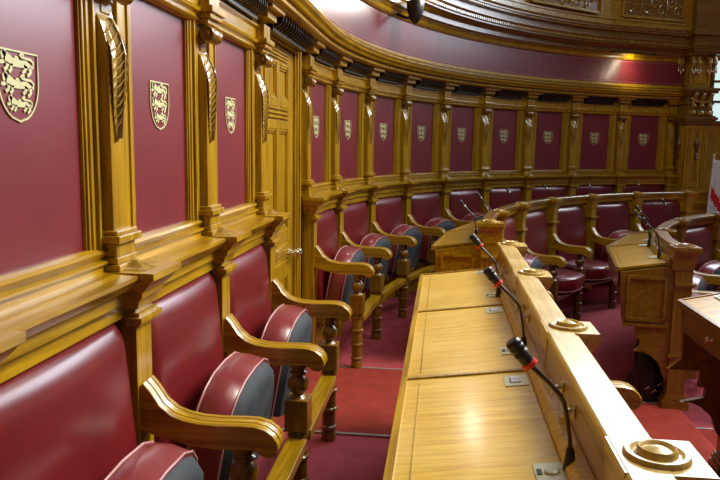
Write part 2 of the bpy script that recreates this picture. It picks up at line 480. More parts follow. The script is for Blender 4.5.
# ---------------------------------------------------------------- leather wall panels with gilt crest
def stroke(bm, pts, ws, x0, x1):
    """flat ribbon of varying width through (y,z) points"""
    L = []; Rr = []
    n = len(pts)
    for i, (y, z) in enumerate(pts):
        a = Vector(pts[max(i - 1, 0)]); b = Vector(pts[min(i + 1, n - 1)])
        d = (b - a).normalized(); nrm = Vector((-d.y, d.x)); w_ = ws[i] if isinstance(ws, (list, tuple)) else ws
        L.append((y + nrm.x * w_, z + nrm.y * w_)); Rr.append((y - nrm.x * w_, z - nrm.y * w_))
    for i in range(n - 1):
        q = [L[i], L[i + 1], Rr[i + 1], Rr[i]]
        v = [bm.verts.new((x1, *p)) for p in q]; u = [bm.verts.new((x0, *p)) for p in q]
        bm.faces.new(v)
        for k in range(4): bm.faces.new((u[k], u[(k + 1) % 4], v[(k + 1) % 4], v[k]))

def shield(s=1.0, n=12):
    pts = [(-.080 * s, .0785 * s), (.080 * s, .0785 * s)]
    for i in range(n + 1):
        t = i / n
        pts.append((.080 * s * (1 - t ** 2.3) ** .56, (.022 - t * .1035) * s))
    for i in range(n - 1, -1, -1):
        t = i / n
        pts.append((-.080 * s * (1 - t ** 2.3) ** .56, (.022 - t * .1035) * s))
    return pts
def crest_mesh():
    bm = bmesh.new(); sh = shield(.97)
    stroke(bm, sh + [sh[0]], .0021, 0, .003)
    for (cz, sc, cy) in ((.045, 1.0, 0), (-.002, .96, 0), (-.044, .74, .004)):
        def P(l): return [(cy + a * sc, cz + b * sc) for a, b in l]
        S = lambda l, w_: stroke(bm, P(l), [x * sc * 1.32 for x in w_], .0002, .0028)
        S([(-.052, .012), (-.040, .013), (-.020, .006), (.005, .004), (.030, .006), (.044, .000)], [.006, .009, .0075, .006, .0065, .006])   # body
        S([(-.062, .018), (-.056, .019), (-.046, .016)], [.004, .008, .007])                                                      # head
        S([(-.057, .026), (-.051, .024), (-.043, .020)], [.002, .006, .004])                                                      # mane
        S([(-.048, .008), (-.060, .002), (-.068, .004)], [.0045, .003, .0035])                                                    # raised paw
        S([(-.038, .004), (-.042, -.008), (-.052, -.014)], [.005, .003, .0035])
        S([(-.026, .002), (-.026, -.010), (-.034, -.017)], [.0045, .003, .0032])
        S([(.030, .003), (.026, -.008), (.016, -.016)], [.006, .0035, .003])
        S([(.044, .000), (.048, -.010), (.040, -.018), (.034, -.018)], [.006, .0038, .003, .003])
        S([(.046, .004), (.058, .000), (.060, .012), (.050, .018), (.030, .019), (.016, .020), (.008, .024), (.014, .028), (.024, .026)], [.003, .0024, .0024, .0024, .0022, .002, .002, .0026, .003])  # tail
        S([(-.012, .018), (-.002, .017), (.004, .013)], [.002, .003, .001])
    return bm
_crest_me = None
PNAMES = {}
def panel_thing(bay, param, label, group='maroon leather wall panels with gilt shields', dy=0):
    """frame, leather and crest; local x=0 is the leather plane, origin in the bay's near corner"""
    global _crest_me
    key = bay.k
    t = empty('wall_panel', param, 6.12, 0)
    setp(t, label, 'wall panel', group)
    if key not in PNAMES:
        f0 = .5 - .2325 / bay.w(0); f1 = .5 + .2325 / bay.w(0)
        bm = bmesh.new(); n = 8 if key == 'a' else 1
        bay.sweep(bm, [(-.004, PB - .003), (.002, PB - .003), (.002, PT + .003), (-.004, PT + .003)], f0 - .005, f1 + .005, n)
        lea = link('leather_sheet', bm, WALLL, t, smooth=False)
        bm = bmesh.new(); e = .03 / bay.w(0); g0 = .075 / bay.w(0)
        def jamb(fa, fb, xa, xb):
            bay.sweep(bm, [(-.004, PB - .004), (xa, PB - .004), (xa, PT + .004), (-.004, PT + .004)], fa, fb, 1)
        u = 1 / bay.w(0)
        for sgn, fe in ((-1, f0), (1, f1)):
            for d0, d1, hx in ((0, .006, .012), (.006, .016, .018), (.016, .021, .013), (.021, .036, .022), (.036, .043, .016), (.043, .056, .030), (.056, .110, .024)):
                a, b = fe + sgn * d0 * u, fe + sgn * d1 * u
                jamb(min(a, b), max(a, b), hx, hx)
        fr = link('frame', bm, OAKV, t, bevel=.002)
        if _crest_me is None:
            c = link('gilt_shield', crest_mesh(), GOLD, t); _crest_me = c.data
        else: c = obj_from('gilt_shield', _crest_me, t)
        PNAMES[key] = (lea, fr, c)
    else:
        lea, fr, _c = PNAMES[key]
        for s in (lea, fr):
            d = s.copy(); COL.objects.link(d); d.parent = t
        c = _c.copy(); COL.objects.link(c); c.parent = t
    M = bay.frame(.5) @ Matrix.Translation((.0025, dy, 1.6775))
    c.matrix_basis = M
    return t
WS = Bay('s', 6.12, .80); WA = Bay('a', 6.12, 7.75)
ORD = ['first', 'second', 'third', 'fourth', 'fifth', 'sixth', 'seventh', 'eighth', 'ninth']
lab = ['large maroon leather wall panel at the far left edge, nearest the camera, with gilt lion shield',
       'second maroon leather wall panel from the left, above the second red chair back',
       'maroon leather wall panel with gilt shield just left of the wooden door']
for y, l, dy in zip((-3.503, -2.73, -1.925), lab, (-.03, 0, 0)): panel_thing(WS, ('s', y), l, dy=dy)
for k in range(9):
    l = '%s maroon leather wall panel with gilt shield to the right of the wooden door' % ORD[k]
    if k == 0: l = 'narrow-looking maroon leather wall panel with gilt shield directly right of the wooden door'
    if k == 8: l = 'rightmost maroon leather wall panel with gilt shield, beside the dark carved pier'
    panel_thing(WA, ('a', WPOST_A[k]), l)

# ---------------------------------------------------------------- the door
door = bpy.data.objects.new('door_1', None); COL.objects.link(door); door.location = (-6.12, (DO0 + DO1) / 2, 0); door['kind'] = 'structure'
hw = (DO1 - DO0) / 2
bm = bmesh.new()
box(bm, -.07, -.03, -hw, hw, 0.005, DTOP)
# stiles and rails standing proud of the leaf
cols = [(-hw, -hw + .13), (-.035, .035), (hw - .13, hw)]
for a, b in cols: box(bm, -.03, -.012, a, b, 0.005, DTOP)
for a, b in ((.005, .16), (.72, .80), (.94, 1.02), (1.64, 1.69), (1.77, 1.82), (2.015, 2.035), (2.10, DTOP)):
    for c, d in ((-hw + .13, -.035), (.035, hw - .13)): box(bm, -.03, -.012, c, d, a, b)
leaf = link('door_leaf', bm, OAKV, door, bevel=.003)
bm = bmesh.new()
for z0, z1 in ((.16, .72), (1.02, 1.64), (1.82, 2.015)):
    for c, d in ((-hw + .13, -.035), (.035, hw - .13)):
        for e, x in ((.0, -.016), (.012, -.022)):
            box(bm, -.03, x, c + e, c + e + .012, z0, z1); box(bm, -.03, x, d - e - .012, d - e, z0, z1)
            box(bm, -.03, x, c, d, z0 + e, z0 + e + .012); box(bm, -.03, x, c, d, z1 - e - .012, z1 - e)
link('panel_moulding', bm, OAKV, leaf)
bm = bmesh.new()
for i in range(3): box(bm, -.016, -.004, -hw + .14, hw - .14, 2.042 + i * .02, 2.052 + i * .02)
box(bm, -.03, -.016, -hw + .13, hw - .13, 2.035, 2.10)
for zz in (.80, 1.69):
    box(bm, -.03, -.016, -hw + .13, hw - .13, zz, zz + (.14 if zz < 1 else .08))
    n = 5 if zz < 1 else 3
    for i in range(n): box(bm, -.016, -.004, -hw + .14, hw - .14, zz + .012 + i * .026, zz + .022 + i * .026)
link('fluted_band', bm, OAKH, leaf)
bm = bmesh.new()
for a, b, x in ((-hw - .07, -hw - .045, .03), (-hw - .045, -hw - .02, .018), (-hw - .02, -hw, .006), (hw, hw + .02, .006), (hw + .02, hw + .045, .018), (hw + .045, hw + .07, .03), (hw + .07, hw + .12, .02), (-hw - .12, -hw - .07, .02)):
    box(bm, -.12, x, a, b, 0, DTOP + .04)
box(bm, -.12, .02, -hw, hw, DTOP, DTOP + .04)
link('door_frame', bm, OAKV, door, bevel=.003)
bm = bmesh.new()
for yy in (.255, .33):
    lathe(bm, [(.022, -.012), (.020, -.002), (.008, .0), (.008, .022), (.016, .027), (.026, .038), (.028, .050), (.022, .062), (.008, .067)], 0, yy, 16, True, 'x', .86)
link('door_knob', bm, BRASS, leaf, smooth=True)

# ---------------------------------------------------------------- chairs
ARM = [(.000, .848), (.010, .856), (.030, .832), (.058, .790), (.090, .764), (.125, .751), (.17, .743), (.23, .741), (.30, .744), (.34, .7435), (.372, .736), (.395, .720), (.408, .702), (.411, .682), (.402, .664), (.386, .653), (.368, .656), (.352, .667), (.335, .674), (.28, .672), (.22, .670), (.15, .676), (.08, .690), (.03, .705), (0, .715)]
def arm_bm(y0=-.04, y1=.04):
    bm = bmesh.new()
    top = ARM[:17]; cs = [(-.040, 0), (-.034, .004), (-.020, .004), (-.016, -.001), (-.012, .004), (.012, .004), (.016, -.001), (.020, .004), (.034, .004), (.040, 0)]
    # reeded top: loft the cross-section along the upper outline
    n = len(ARM)
    secs = []
    for yy, off in cs:
        ring = []
        for i, (x, z) in enumerate(ARM):
            if i < 17:
                a = Vector(ARM[max(i - 1, 0)]); b = Vector(ARM[i + 1]); d = (b - a).normalized(); nx, nz = -d.y, d.x
                k = -1 if (nx * 0 + nz) < 0 and i < 12 else 1
                ring.append(bm.verts.new((x + nx * off * k, yy, z + nz * off * k)))
            else: ring.append(bm.verts.new((x, yy, z)))
        secs.append(ring)
    for a, b in zip(secs, secs[1:]):
        for i in range(n): bm.faces.new((a[i], b[i], b[(i + 1) % n], a[(i + 1) % n]))
    bm.faces.new(secs[0]); bm.faces.new(secs[-1][::-1])
    return bm
# all chair coordinates: x = 0 at the post face (r0 - .10); r0 is the wall / backboard radius
XP = .10
def shift(bm, dx=0, dy=0, dz=0):
    bmesh.ops.translate(bm, verts=bm.verts[:], vec=(dx, dy, dz)); return bm

def seatback(w_):
    """padded leather back: rounded rectangle, domed, leaning, thick at foot"""
    bm = bmesh.new(); nx, nz = 26, 30
    z0, z1 = .40, 1.062
    hwid = w_ / 2
    F = []
    def rnd_(e, r):
        q = min(1, max(0, e / r)); return math.sqrt(max(0, 1 - (1 - q) ** 2))
    def ease(t): return .5 - .5 * math.cos(PI * t)
    for j in range(nz + 1):
        v = (j / nz) ** .6; row = []
        for i in range(nx + 1):
            u = ease(i / nx)
            z = z0 + (z1 - z0) * v; y = -hwid + 2 * hwid * u
            eu = min(u, 1 - u) * 2 * hwid; ev = (1 - v) * (z1 - z0)
            k = min(1, rnd_(eu, .045)) * rnd_(ev, .075)
            x = -.022 + .062 * (1 - v) + .045 * k + .018 * math.sin(PI * u) * rnd_(ev, .2) - .02
            if v > .88: y *= 1 - .05 * ((v - .88) / .12) ** 2
            row.append(bm.verts.new((x, y, z)))
        F.append(row)
    B = [[bm.verts.new((-.055, -hwid, z0)), bm.verts.new((-.055, hwid, z0))], [bm.verts.new((-.055, -hwid * .95, z1)), bm.verts.new((-.055, hwid * .95, z1))]]
    for a, b in zip(F, F[1:]):
        for i in range(nx): bm.faces.new((a[i], a[i + 1], b[i + 1], b[i]))
    bm.faces.new([B[0][0], B[0][1], B[1][1], B[1][0]])
    bm.faces.new([B[0][1], B[0][0]] + F[0]); bm.faces.new([B[1][0], B[1][1]] + F[-1][::-1])
    bm.faces.new([B[0][0], B[1][0]] + [r[0] for r in F][::-1]); bm.faces.new([B[1][1], B[0][1]] + [r[-1] for r in F])
    return bm

def seat_outline(w_, n=10, depth=.395):
    """D-shaped plan (y, d): straight at the hinge, bowed front with rounded corners"""
    hwid = w_ / 2; pts = [(-hwid, 0), (-hwid, depth * .42)]
    for i in range(1, n):
        t = i / n; a = PI * (1 - t)
        c = math.cos(a); s = math.sin(a)
        y = hwid * math.copysign(abs(c) ** .72, c); d = depth * .42 + depth * .58 * abs(s) ** .78
        pts.append((y, d))
    pts += [(hwid, depth * .42), (hwid, 0)]
    return pts
def seat_bms(w_, th=.118):
    """returns cushion rim + top (leather), underside (slate), piping; hinge at origin, seat lies in +x, thickness in z"""
    o = seat_outline(w_)
    bm = bmesh.new()
    layers = [(0.0, 1.0), (.004, 1.012), (th * .5, 1.03), (th - .012, 1.012), (th, .985), (th + .012, .90), (th + .020, .6)]
    rings = [[bm.verts.new((d * s if d > 0 else 0, y * (1 - (1 - s) * .9) if s < 1 else y * (1 + (s - 1) * .4), z)) for y, d in o] for z, s in layers]
    n = len(o)
    for a, b in zip(rings, rings[1:]):
        for i in range(n): bm.faces.new((a[i], a[(i + 1) % n], b[(i + 1) % n], b[i]))
    bm.faces.new(rings[0][::-1]); bm.faces.new(rings[-1])
    u = bmesh.new()
    lay = [(.003, .985), (-.006, .975), (-.030, .93), (-.040, .84)]
    rg = [[u.verts.new((d * s, y * s, z)) for y, d in o] for z, s in lay]
    for a, b in zip(rg, rg[1:]):
        for i in range(n): u.faces.new((a[i], a[(i + 1) % n], b[(i + 1) % n], b[i]))
    u.faces.new(rg[0]); u.faces.new(rg[-1][::-1])
    p = bmesh.new()
    for z in (.001, th - .006):
        tube(p, [(d * 1.012, y * 1.005, z) for y, d in o], .0038, 6)
    return bm, u, p

def chair_meshes(w_):
    """mesh library for one width of chair"""
    lib = {}
    def put(k, bm, m, smooth=False, mats=None):
        o = link(k, bm, m, smooth=smooth, mats=mats); lib[k] = o.data; bpy.data.objects.remove(o)
    sb = w_ - .13
    put('backrest', seatback(sb), LEATHER, True)
    a, b, c = seat_bms(w_ - .24)
    put('seat', a, SEATL, True); put('underside', b, UNDER, True); put('piping', c, PIPE, True)
    a, b, c = seat_bms(w_ - .24)
    b.free(); c.free(); put('seat_down', a, LEATHER, True)
    return lib
LIBW = {}
def common_meshes():
    lib = {}
    def put(k, bm, m, smooth=False):
        o = link(k, bm, m, smooth=smooth); lib[k] = o.data; bpy.data.objects.remove(o)
    put('armrest', arm_bm(), OAKX, True)
    bm = bmesh.new()
    lathe(bm, [(.036, .526), (.030, .532), (.022, .540), (.026, .548), (.040, .566), (.045, .585), (.040, .604), (.026, .618), (.022, .624), (.033, .630), (.035, .637), (.026, .643), (.024, .650), (.036, .657), (.038, .672)], .30, 0, 20)
    put('arm_baluster', bm, BROWNV, True)
    bm = bmesh.new(); box(bm, .252, .348, -.048, .048, .395, .528)
    put('corner_block', bm, BROWNV)
    bm = bmesh.new()
    pr = [(.034, .396)]
    z = .39
    for a, r in ((.375, .044), (.365, .044), (.355, .036), (.30, .038), (.285, .038), (.280, .045), (.268, .045), (.262, .037), (.20, .039), (.185, .038), (.180, .044), (.168, .044), (.162, .036), (.10, .036), (.085, .034), (.080, .041), (.066, .041), (.058, .033), (.048, .040), (.0, .038)):
        pr.append((r, a))
    lathe(bm, pr[::-1], .30, 0, 20)
    put('leg', bm, BROWNV, True)
    bm = bmesh.new()
    box(bm, -.08, 0, -.052, .052, 0, 1.19)
    put('back_post', bm, OAKV)
    bm = bmesh.new()
    for x, h, z0, z1 in ((.018, .066, 1.035, 1.045), (.026, .074, 1.045, 1.060), (.014, .062, 1.060, 1.072)):
        box(bm, -.02, x, -h, h, z0, z1)
    put('post_moulding', bm, OAKV)
    bm = bmesh.new()
    prof = [(.010, .060, 1.085), (.016, .066, 1.105), (.030, .076, 1.118), (.034, .08, 1.135), (.055, .094, 1.155), (.068, .100, 1.172), (.078, .104, 1.176), (.078, .104, 1.196)]
    rings = [[bm.verts.new(p) for p in ((-.07, -h, z), (x, -h, z), (x, h, z), (-.07, h, z))] for x, h, z in prof]
    for a, b in zip(rings, rings[1:]):
        for i in range(4): bm.faces.new((a[i], a[(i + 1) % 4], b[(i + 1) % 4], b[i]))
    bm.faces.new(rings[0][::-1]); bm.faces.new(rings[-1])
    put('cap_block', bm, OAKH)
    return lib
CL = common_meshes()
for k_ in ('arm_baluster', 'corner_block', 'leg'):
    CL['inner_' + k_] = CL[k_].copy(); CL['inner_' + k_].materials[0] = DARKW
_plank = {}
def chair(bay, param, z0, label, group, down=False, cap=True, end=False, arm=True):
    t = empty('chair', param, bay.r0, z0)
    setp(t, label, 'chair', group)
    w_ = bay.w(.25)
    key = (bay.k, round(bay.r0, 2))
    if key not in LIBW: LIBW[key] = chair_meshes(w_)
    L = LIBW[key]
    Mc = bay.frame(.5) @ Matrix.Translation((XP, 0, 0))
    o = obj_from('backrest', L['backrest'], t); o.matrix_basis = Mc @ Matrix.Translation((-.02, 0, 0 if bay.r0 > 5 else .035))
    if down:
        M = Mc @ Matrix.Translation((.05, 0, .395))
    else:
        M = Mc @ Matrix.Translation((.160, 0, .385)) @ Matrix.Rotation(R(-80), 4, 'Y')
    s = obj_from('seat', L['seat_down' if down else 'seat'], t); s.matrix_basis = M
    for k in ('underside', 'piping'):
        obj_from(k, L[k], s)
    posts = [0] + ([1] if end else [])
    for f in posts:
        Mp = bay.frame(f) @ Matrix.Translation((XP, 0, 0))
        if cap:
            p = obj_from('back_post', CL['back_post'], t); p.matrix_basis = Mp
            obj_from('post_moulding', CL['post_moulding'], p); obj_from('cap_block', CL['cap_block'], p)
        a = obj_from('armrest', CL['armrest'], t, bevel=0); a.matrix_basis = Mp
        for k in ('arm_baluster', 'corner_block', 'leg'):
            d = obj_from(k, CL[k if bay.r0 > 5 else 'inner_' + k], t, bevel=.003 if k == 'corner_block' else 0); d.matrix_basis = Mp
    # foot plank between the corner blocks
    if key not in _plank:
        bm = bmesh.new(); e = .045 / w_
        bay.sweep(bm, [(.365, .325), (.445, .325), (.445, .368), (.365, .368)], e, 1 - e, 1)
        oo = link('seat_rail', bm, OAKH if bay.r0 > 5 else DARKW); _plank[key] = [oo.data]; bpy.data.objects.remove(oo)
        bm = bmesh.new()
        bay.sweep(bm, [(.10, .30), (.20, .30), (.20, .36), (.10, .36)], e, 1 - e, 1)
        oo = link('back_rail', bm, BROWNH); _plank[key].append(oo.data); bpy.data.objects.remove(oo)
    obj_from('seat_rail', _plank[key][0], t, bevel=.003); obj_from('back_rail', _plank[key][1], t)
    # side rails under the arms
    return t
WSC = Bay('s', 6.12, .80)
G1_ = 'fold-up chairs along the wall left of the door'
chair(WSC, ('s', -3.53), 0, 'nearest red leather chair at the bottom left corner, seat folded up', G1_)
chair(WSC, ('s', -2.72), 0, 'second red leather fold-up chair from the left, between two carved arms', G1_)
chair(WSC, ('s', -1.925), 0, 'red leather fold-up chair beside the wooden door, seat folded up', G1_, end=True)
G2_ = 'fold-up chairs along the curved wall right of the door'
DES = ['red leather wall chair directly right of the wooden door, seat folded up', 'second red leather wall chair right of the door',
       'third red leather wall chair right of the door, with dark seat underside showing', 'fourth red leather wall chair right of the door, behind the end of the desk row',
       'fifth red wall chair right of the door, behind two slim microphones', 'sixth red wall chair right of the door, seen above the middle desks',
       'seventh red wall chair right of the door, only its back visible', 'eighth red wall chair right of the door, only its back visible above the rail',
       'ninth and rightmost red wall chair right of the door, next to the dark pier']
for k in range(9):
    chair(WA, ('a', WPOST_A[k]), 0, DES[k], G2_, end=(k == 8))

# ---------------------------------------------------------------- desks
def desk_lib(bay, z0, near=True):
    dk = bay.r0 < 4
    sh = (.05 if bay.k == 'a' else .135) if dk else (.07 if bay.k == 'a' else 0)
    lid_m = OAKX if dk else (LID if bay.k == 's' else OAKX)
    cap_m = BROWNH if dk else (RAILM if bay.k == 's' else BROWNH)  # outer rail beyond the aisle browned: dimmer far light put into its colour
    bb_m = BROWNH if dk else OAKH
    edge_m = BROWNH if dk else OAKH
    """meshes of one desk bay. r0 = face of backboard towards its own chairs ... local x<0 is towards those chairs"""
    L = {}
    def put(k, bm, m, smooth=False):
        o = link(k, bm, m, smooth=smooth); L[k] = o.data; bpy.data.objects.remove(o)
    w_ = bay.w(-.2); e = .006 / w_
    # lid: sloping board, lower edge x=-.405 z .855, upper x=-.03 z .905
    bm = bmesh.new(); bay.sweep(bm, [(-.405 + sh, .838), (-.405 + sh, .857), (-.045, .905), (-.045, .886)], e, 1 - e, 1)
    put('desk_lid', bm, lid_m)
    bm = bmesh.new()
    bay.sweep(bm, [(-.415 + sh, .832), (-.415 + sh, .862), (-.396 + sh, .866), (-.396 + sh, .838)], 0, 1, 1)       # nosing
    bay.sweep(bm, [(-.360 + sh, .862), (-.360 + sh, .8645), (-.357 + sh, .865), (-.357 + sh, .8625)], .06, .94, 1)  # inlay line
    bay.sweep(bm, [(-.400 + sh, .84), (-.400 + sh, .863), (-.045, .911), (-.045, .886)], 1 - e * 1.5, 1 + e * 1.5)
    put('lid_edging', bm, edge_m)
    bm = bmesh.new(); bay.sweep(bm, [(-.045, .86), (-.045, .915), (-.03, .93), (0, .93), (0, .86)], 0, 1)
    put('pen_ledge', bm, lid_m)
    bm = bmesh.new(); bay.sweep(bm, [(0.0, .5), (0.0, 1.026), (.03, 1.026), (.03, .5)], 0, 1)
    put('backboard', bm, bb_m)
    bm = bmesh.new(); bay.sweep(bm, [(.03, .95), (.055, .96), (.06, .99), (.078, 1.01), (.078, 1.022), (.03, 1.022)], 0, 1)
    put('rail_moulding', bm, bb_m)
    bm = bmesh.new(); bay.sweep(bm, [(-.002, 1.022), (-.004, 1.030), (-.002, 1.040), (.002, 1.043), (.070, 1.043), (.074, 1.038), (.082, 1.036), (.084, 1.022)], 0, 1)
    put('cap_rail', bm, cap_m)
    bm = bmesh.new()
    bay.sweep(bm, [(-.38 + sh, .70), (-.38 + sh, .838), (-.36 + sh, .838), (-.36 + sh, .70)], .01, .99, 1)
    for a, b in ((.05, .95),):
        bay.sweep(bm, [(-.388 + sh, .72), (-.388 + sh, .82), (-.38 + sh, .82), (-.38 + sh, .72)], a, b, 1)
    bay.sweep(bm, [(-.36 + sh, .69), (-.36 + sh, .70), (0, .70), (0, .69)], .0, 1)
    put('drawer_front', bm, BROWNH)
    bm = bmesh.new()
    c = bay.pt(-.388 + sh, .5, .77)
    lathe(bm, [(.004, c[0] - .03), (.014, c[0] - .028), (.016, c[0] - .018), (.008, c[0] - .010), (.012, c[0] - .001)], 0, c[1], 12, True, 'x', .77)
    put('knob', bm, BRASS, True)
    # modesty board below
    bm = bmesh.new(); bay.sweep(bm, [(.0, .0), (.0, .52), (.02, .52), (.02, .0)], 0, 1)
    put('lower_board', bm, BROWNH)
    return L
def hook_bm():
    bm = bmesh.new()
    tube(bm, [(0, 0, 0), (-.014, 0, .003), (-.028, 0, .000), (-.030, -.012, -.008), (-.026, -.022, -.002)], [.0045, .005, .005, .004, .0035], 8)
    tube(bm, [(-.026, 0, 0), (-.028, .012, .008), (-.024, .018, .016)], [.0045, .004, .003], 8)
    lathe(bm, [(.011, -.004), (.009, 0.0)], 0, 0, 12, True, 'x', 0)
    tube(bm, [(-.002, 0, -.016), (-.002, 0, .016)], .006, 8)
    return bm
_o = link('h', hook_bm(), PALEM, smooth=True); HOOK = _o.data; bpy.data.objects.remove(_o)
def keyhole_plate():
    bm = bmesh.new(); box(bm, -.033, .033, -.045, .045, 0, .002, 0)
    for i in range(3): box(bm, -.014, .012, -.020 + i * .015, -.009 + i * .015, .002, .005, 1)
    box(bm, -.018, -.016, -.024, .026, .002, .004, 2)
    return bm
_o = link('h', keyhole_plate(), None, mats=[PLATE, SCREEN, BLACK]); PLATEM = _o.data; bpy.data.objects.remove(_o)
def micplate():
    bm = bmesh.new(); box(bm, -.034, .026, -.04, .04, 0, .002, 0)
    lathe(bm, [(.016, .002), (.016, .005), (.012, .007)], 0, 0, 16)
    box(bm, -.030, -.020, -.012, .012, .002, .004, 2)
    return bm
_o = link('h', micplate(), None, mats=[PLATE, SCREEN, BLACK]); MPLATE = _o.data; bpy.data.objects.remove(_o)
# post with square cap and turned boss
def post_meshes(PM, CM):
    L = {}
    def put(k, bm, m, smooth=False):
        o = link(k, bm, m, smooth=smooth); L[k] = o.data; bpy.data.objects.remove(o)
    bm = bmesh.new(); box(bm, -.002, .108, -.050, .050, 0.0, 1.0)
    put('post', bm, PM)
    bm = bmesh.new()
    prof = [(.010, .148, .054, .95), (.006, .155, .060, .965), (.0, .165, .066, .985), (-.002, .172, .070, 1.0)]
    rings = [[bm.verts.new(p) for p in ((a, -h, z), (b, -h, z), (b, h, z), (a, h, z))] for a, b, h, z in [(-.001, .112, .052, .90), (-.001, .114, .054, .955), (-.002, .118, .056, .962), (-.002, .118, .056, .972), (-.003, .126, .061, .985), (-.003, .134, .067, 1.0), (-.004, .142, .072, 1.018), (-.004, .142, .072, 1.042)]]
    for a, b in zip(rings, rings[1:]):
        for i in range(4): bm.faces.new((a[i], a[(i + 1) % 4], b[(i + 1) % 4], b[i]))
    bm.faces.new(rings[0][::-1]); bm.faces.new(rings[-1])
    put('cap_block', bm, CM)
    bm = bmesh.new()
    for x, y, z0, z1 in ((.010, .0, .79, .80), (.016, .0, .80, .815)):
        box(bm, -.002, .108 + x, -.050 - x, .050 + x, z0, z1)
    put('post_moulding', bm, PM)
    bm = bmesh.new()
    lathe(bm, [(.060, 1.040), (.060, 1.046), (.056, 1.051), (.048, 1.051), (.042, 1.046), (.037, 1.047), (.036, 1.055), (.033, 1.059), (.029, 1.057), (.026, 1.053), (.018, 1.056), (.006, 1.060), (.001, 1.060)], .066, 0, 28)
    for q in bm.verts: q.co.x = .066 + (q.co.x - .066) * .93; q.co.y *= .93
    put('turned_boss', bm, CM, True)
    return L
PLS = {'near': post_meshes(OAKV, RAILM), 'far': post_meshes(OAKV, OAKH), 'inner': post_meshes(BROWNV, BROWNH)}
DLIB = {}
def desk(bay, param, z0, label, group, end=None, near_end=False, stuff=True, hooks=(.42, .60), dark=False):
    t = empty('desk', param, bay.r0, z0); setp(t, label, 'desk', group)
    if bay.r0 < 4: t.scale = (1, 1, 1.043)
    key = (bay.k, round(bay.r0, 2))
    if key not in DLIB: DLIB[key] = desk_lib(bay, z0)
    L = DLIB[key]
    for k in ('desk_lid', 'pen_ledge', 'backboard', 'rail_moulding', 'cap_rail', 'lower_board'):
        o = obj_from(k, L[k], t, bevel=.002 if k in ('desk_lid', 'pen_ledge') else 0)
        if k == 'desk_lid': obj_from('lid_edging', L['lid_edging'], o)
        if k in ('desk_lid', 'pen_ledge') and bay.r0 < 4: o.location.z = .032
    d = obj_from('drawer_front', L['drawer_front'], t, bevel=.002); obj_from('knob', L['knob'], d)
    if bay.r0 < 4: d.location.z = .032
    PL = PLS['inner' if bay.r0 < 4 else ('near' if bay.k == 's' else 'far')]
    for f in [0] + ([1] if end == 'post' else []):
        p = obj_from('post', PL['post'], t, bevel=.002); p.matrix_basis = bay.frame(f)
        obj_from('post_moulding', PL['post_moulding'], p); c = obj_from('cap_block', PL['cap_block'], p); obj_from('turned_boss', PL['turned_boss'], c)
        if near_end and f == 0: c.matrix_basis = Matrix.Translation((-.022, 0, 0)) @ Matrix.Diagonal((1.18, 1.06, 1, 1))
    if stuff:
        for f in hooks:
            h = obj_from('hook', HOOK, t); h.matrix_basis = bay.frame(f) @ Matrix.Translation((0, 0, .975))
        sl = Matrix.Rotation(math.atan2(-.048, .36), 4, 'Y')
        h = obj_from('button_plate', PLATEM, t); h.matrix_basis = bay.frame(.90) @ Matrix.Translation((-.085, 0, .9005 + (.032 if bay.r0 < 4 else 0))) @ sl
        h = obj_from('microphone_plate', MPLATE, t); h.matrix_basis = bay.frame(.24) @ Matrix.Translation((-.07, 0, .9025 + (.032 if bay.r0 < 4 else 0))) @ sl
    return t

def end_panel(t, bay, f, side):
    """panelled gable closing a desk row; side -1 = faces the camera"""
    EM = BROWNH if bay.r0 < 4 else OAKH; M = bay.frame(f); sh = (.05 if bay.k == 'a' else .135) if bay.r0 < 4 else (.07 if bay.k == 'a' else 0)
    if bay.r0 < 4: M = M @ Matrix.Translation((0, 0, .030))
    bm = bmesh.new()
    s = side
    prism_y(bm, [(-.385 + sh, .838), (-.365 + sh, .56), (-.30, .50), (0, .50), (0, .89)], min(0, s * .03), max(0, s * .03))
    # raised moulding round the sunk panel
    def bar(x0, x1, z0, z1): box(bm, x0, x1, *sorted((s * .03, s * .042)), z0, z1)
    bar(-.345 + sh, -.04, .53, .55); bar(-.04 - .02, -.04, .53, .84); bar(-.345 + sh, -.325 + sh, .53, .80); bar(-.345 + sh, -.04, .80, .82)
    bar(-.36 + sh, -.02, .495, .515)
    o = link('end_panel', bm, EM, t); o.matrix_basis = M
    bm = bmesh.new()
    prism_y(bm, [(-.27 + sh, .50), (-.27 + sh, .44), (-.235 + sh, .40), (-.24 + sh, .36), (-.22, .33), (-.17, .33), (-.12, .31), (-.06, .26), (-.03, .18), (0, .14), (0, .50)], min(0, s * .03), max(0, s * .03))
    o = link('bracket_support', bm, EM, t); o.matrix_basis = M
    bm = bmesh.new()
    box(bm, -.03, .14, -.066, .066, 0, .05); box(bm, -.02, .13, -.060, .060, .05, .075); box(bm, -.012, .122, -.056, .056, .075, .09)
    o = link('plinth', bm, EM, t); o.matrix_basis = bay.frame(f)
    bm = bmesh.new()
    box(bm, -.008, .122, -.056, .056, .30, .312); box(bm, -.014, .128, -.062, .062, .312, .325)
    o = link('band_moulding', bm, BROWNH, t); o.matrix_basis = M

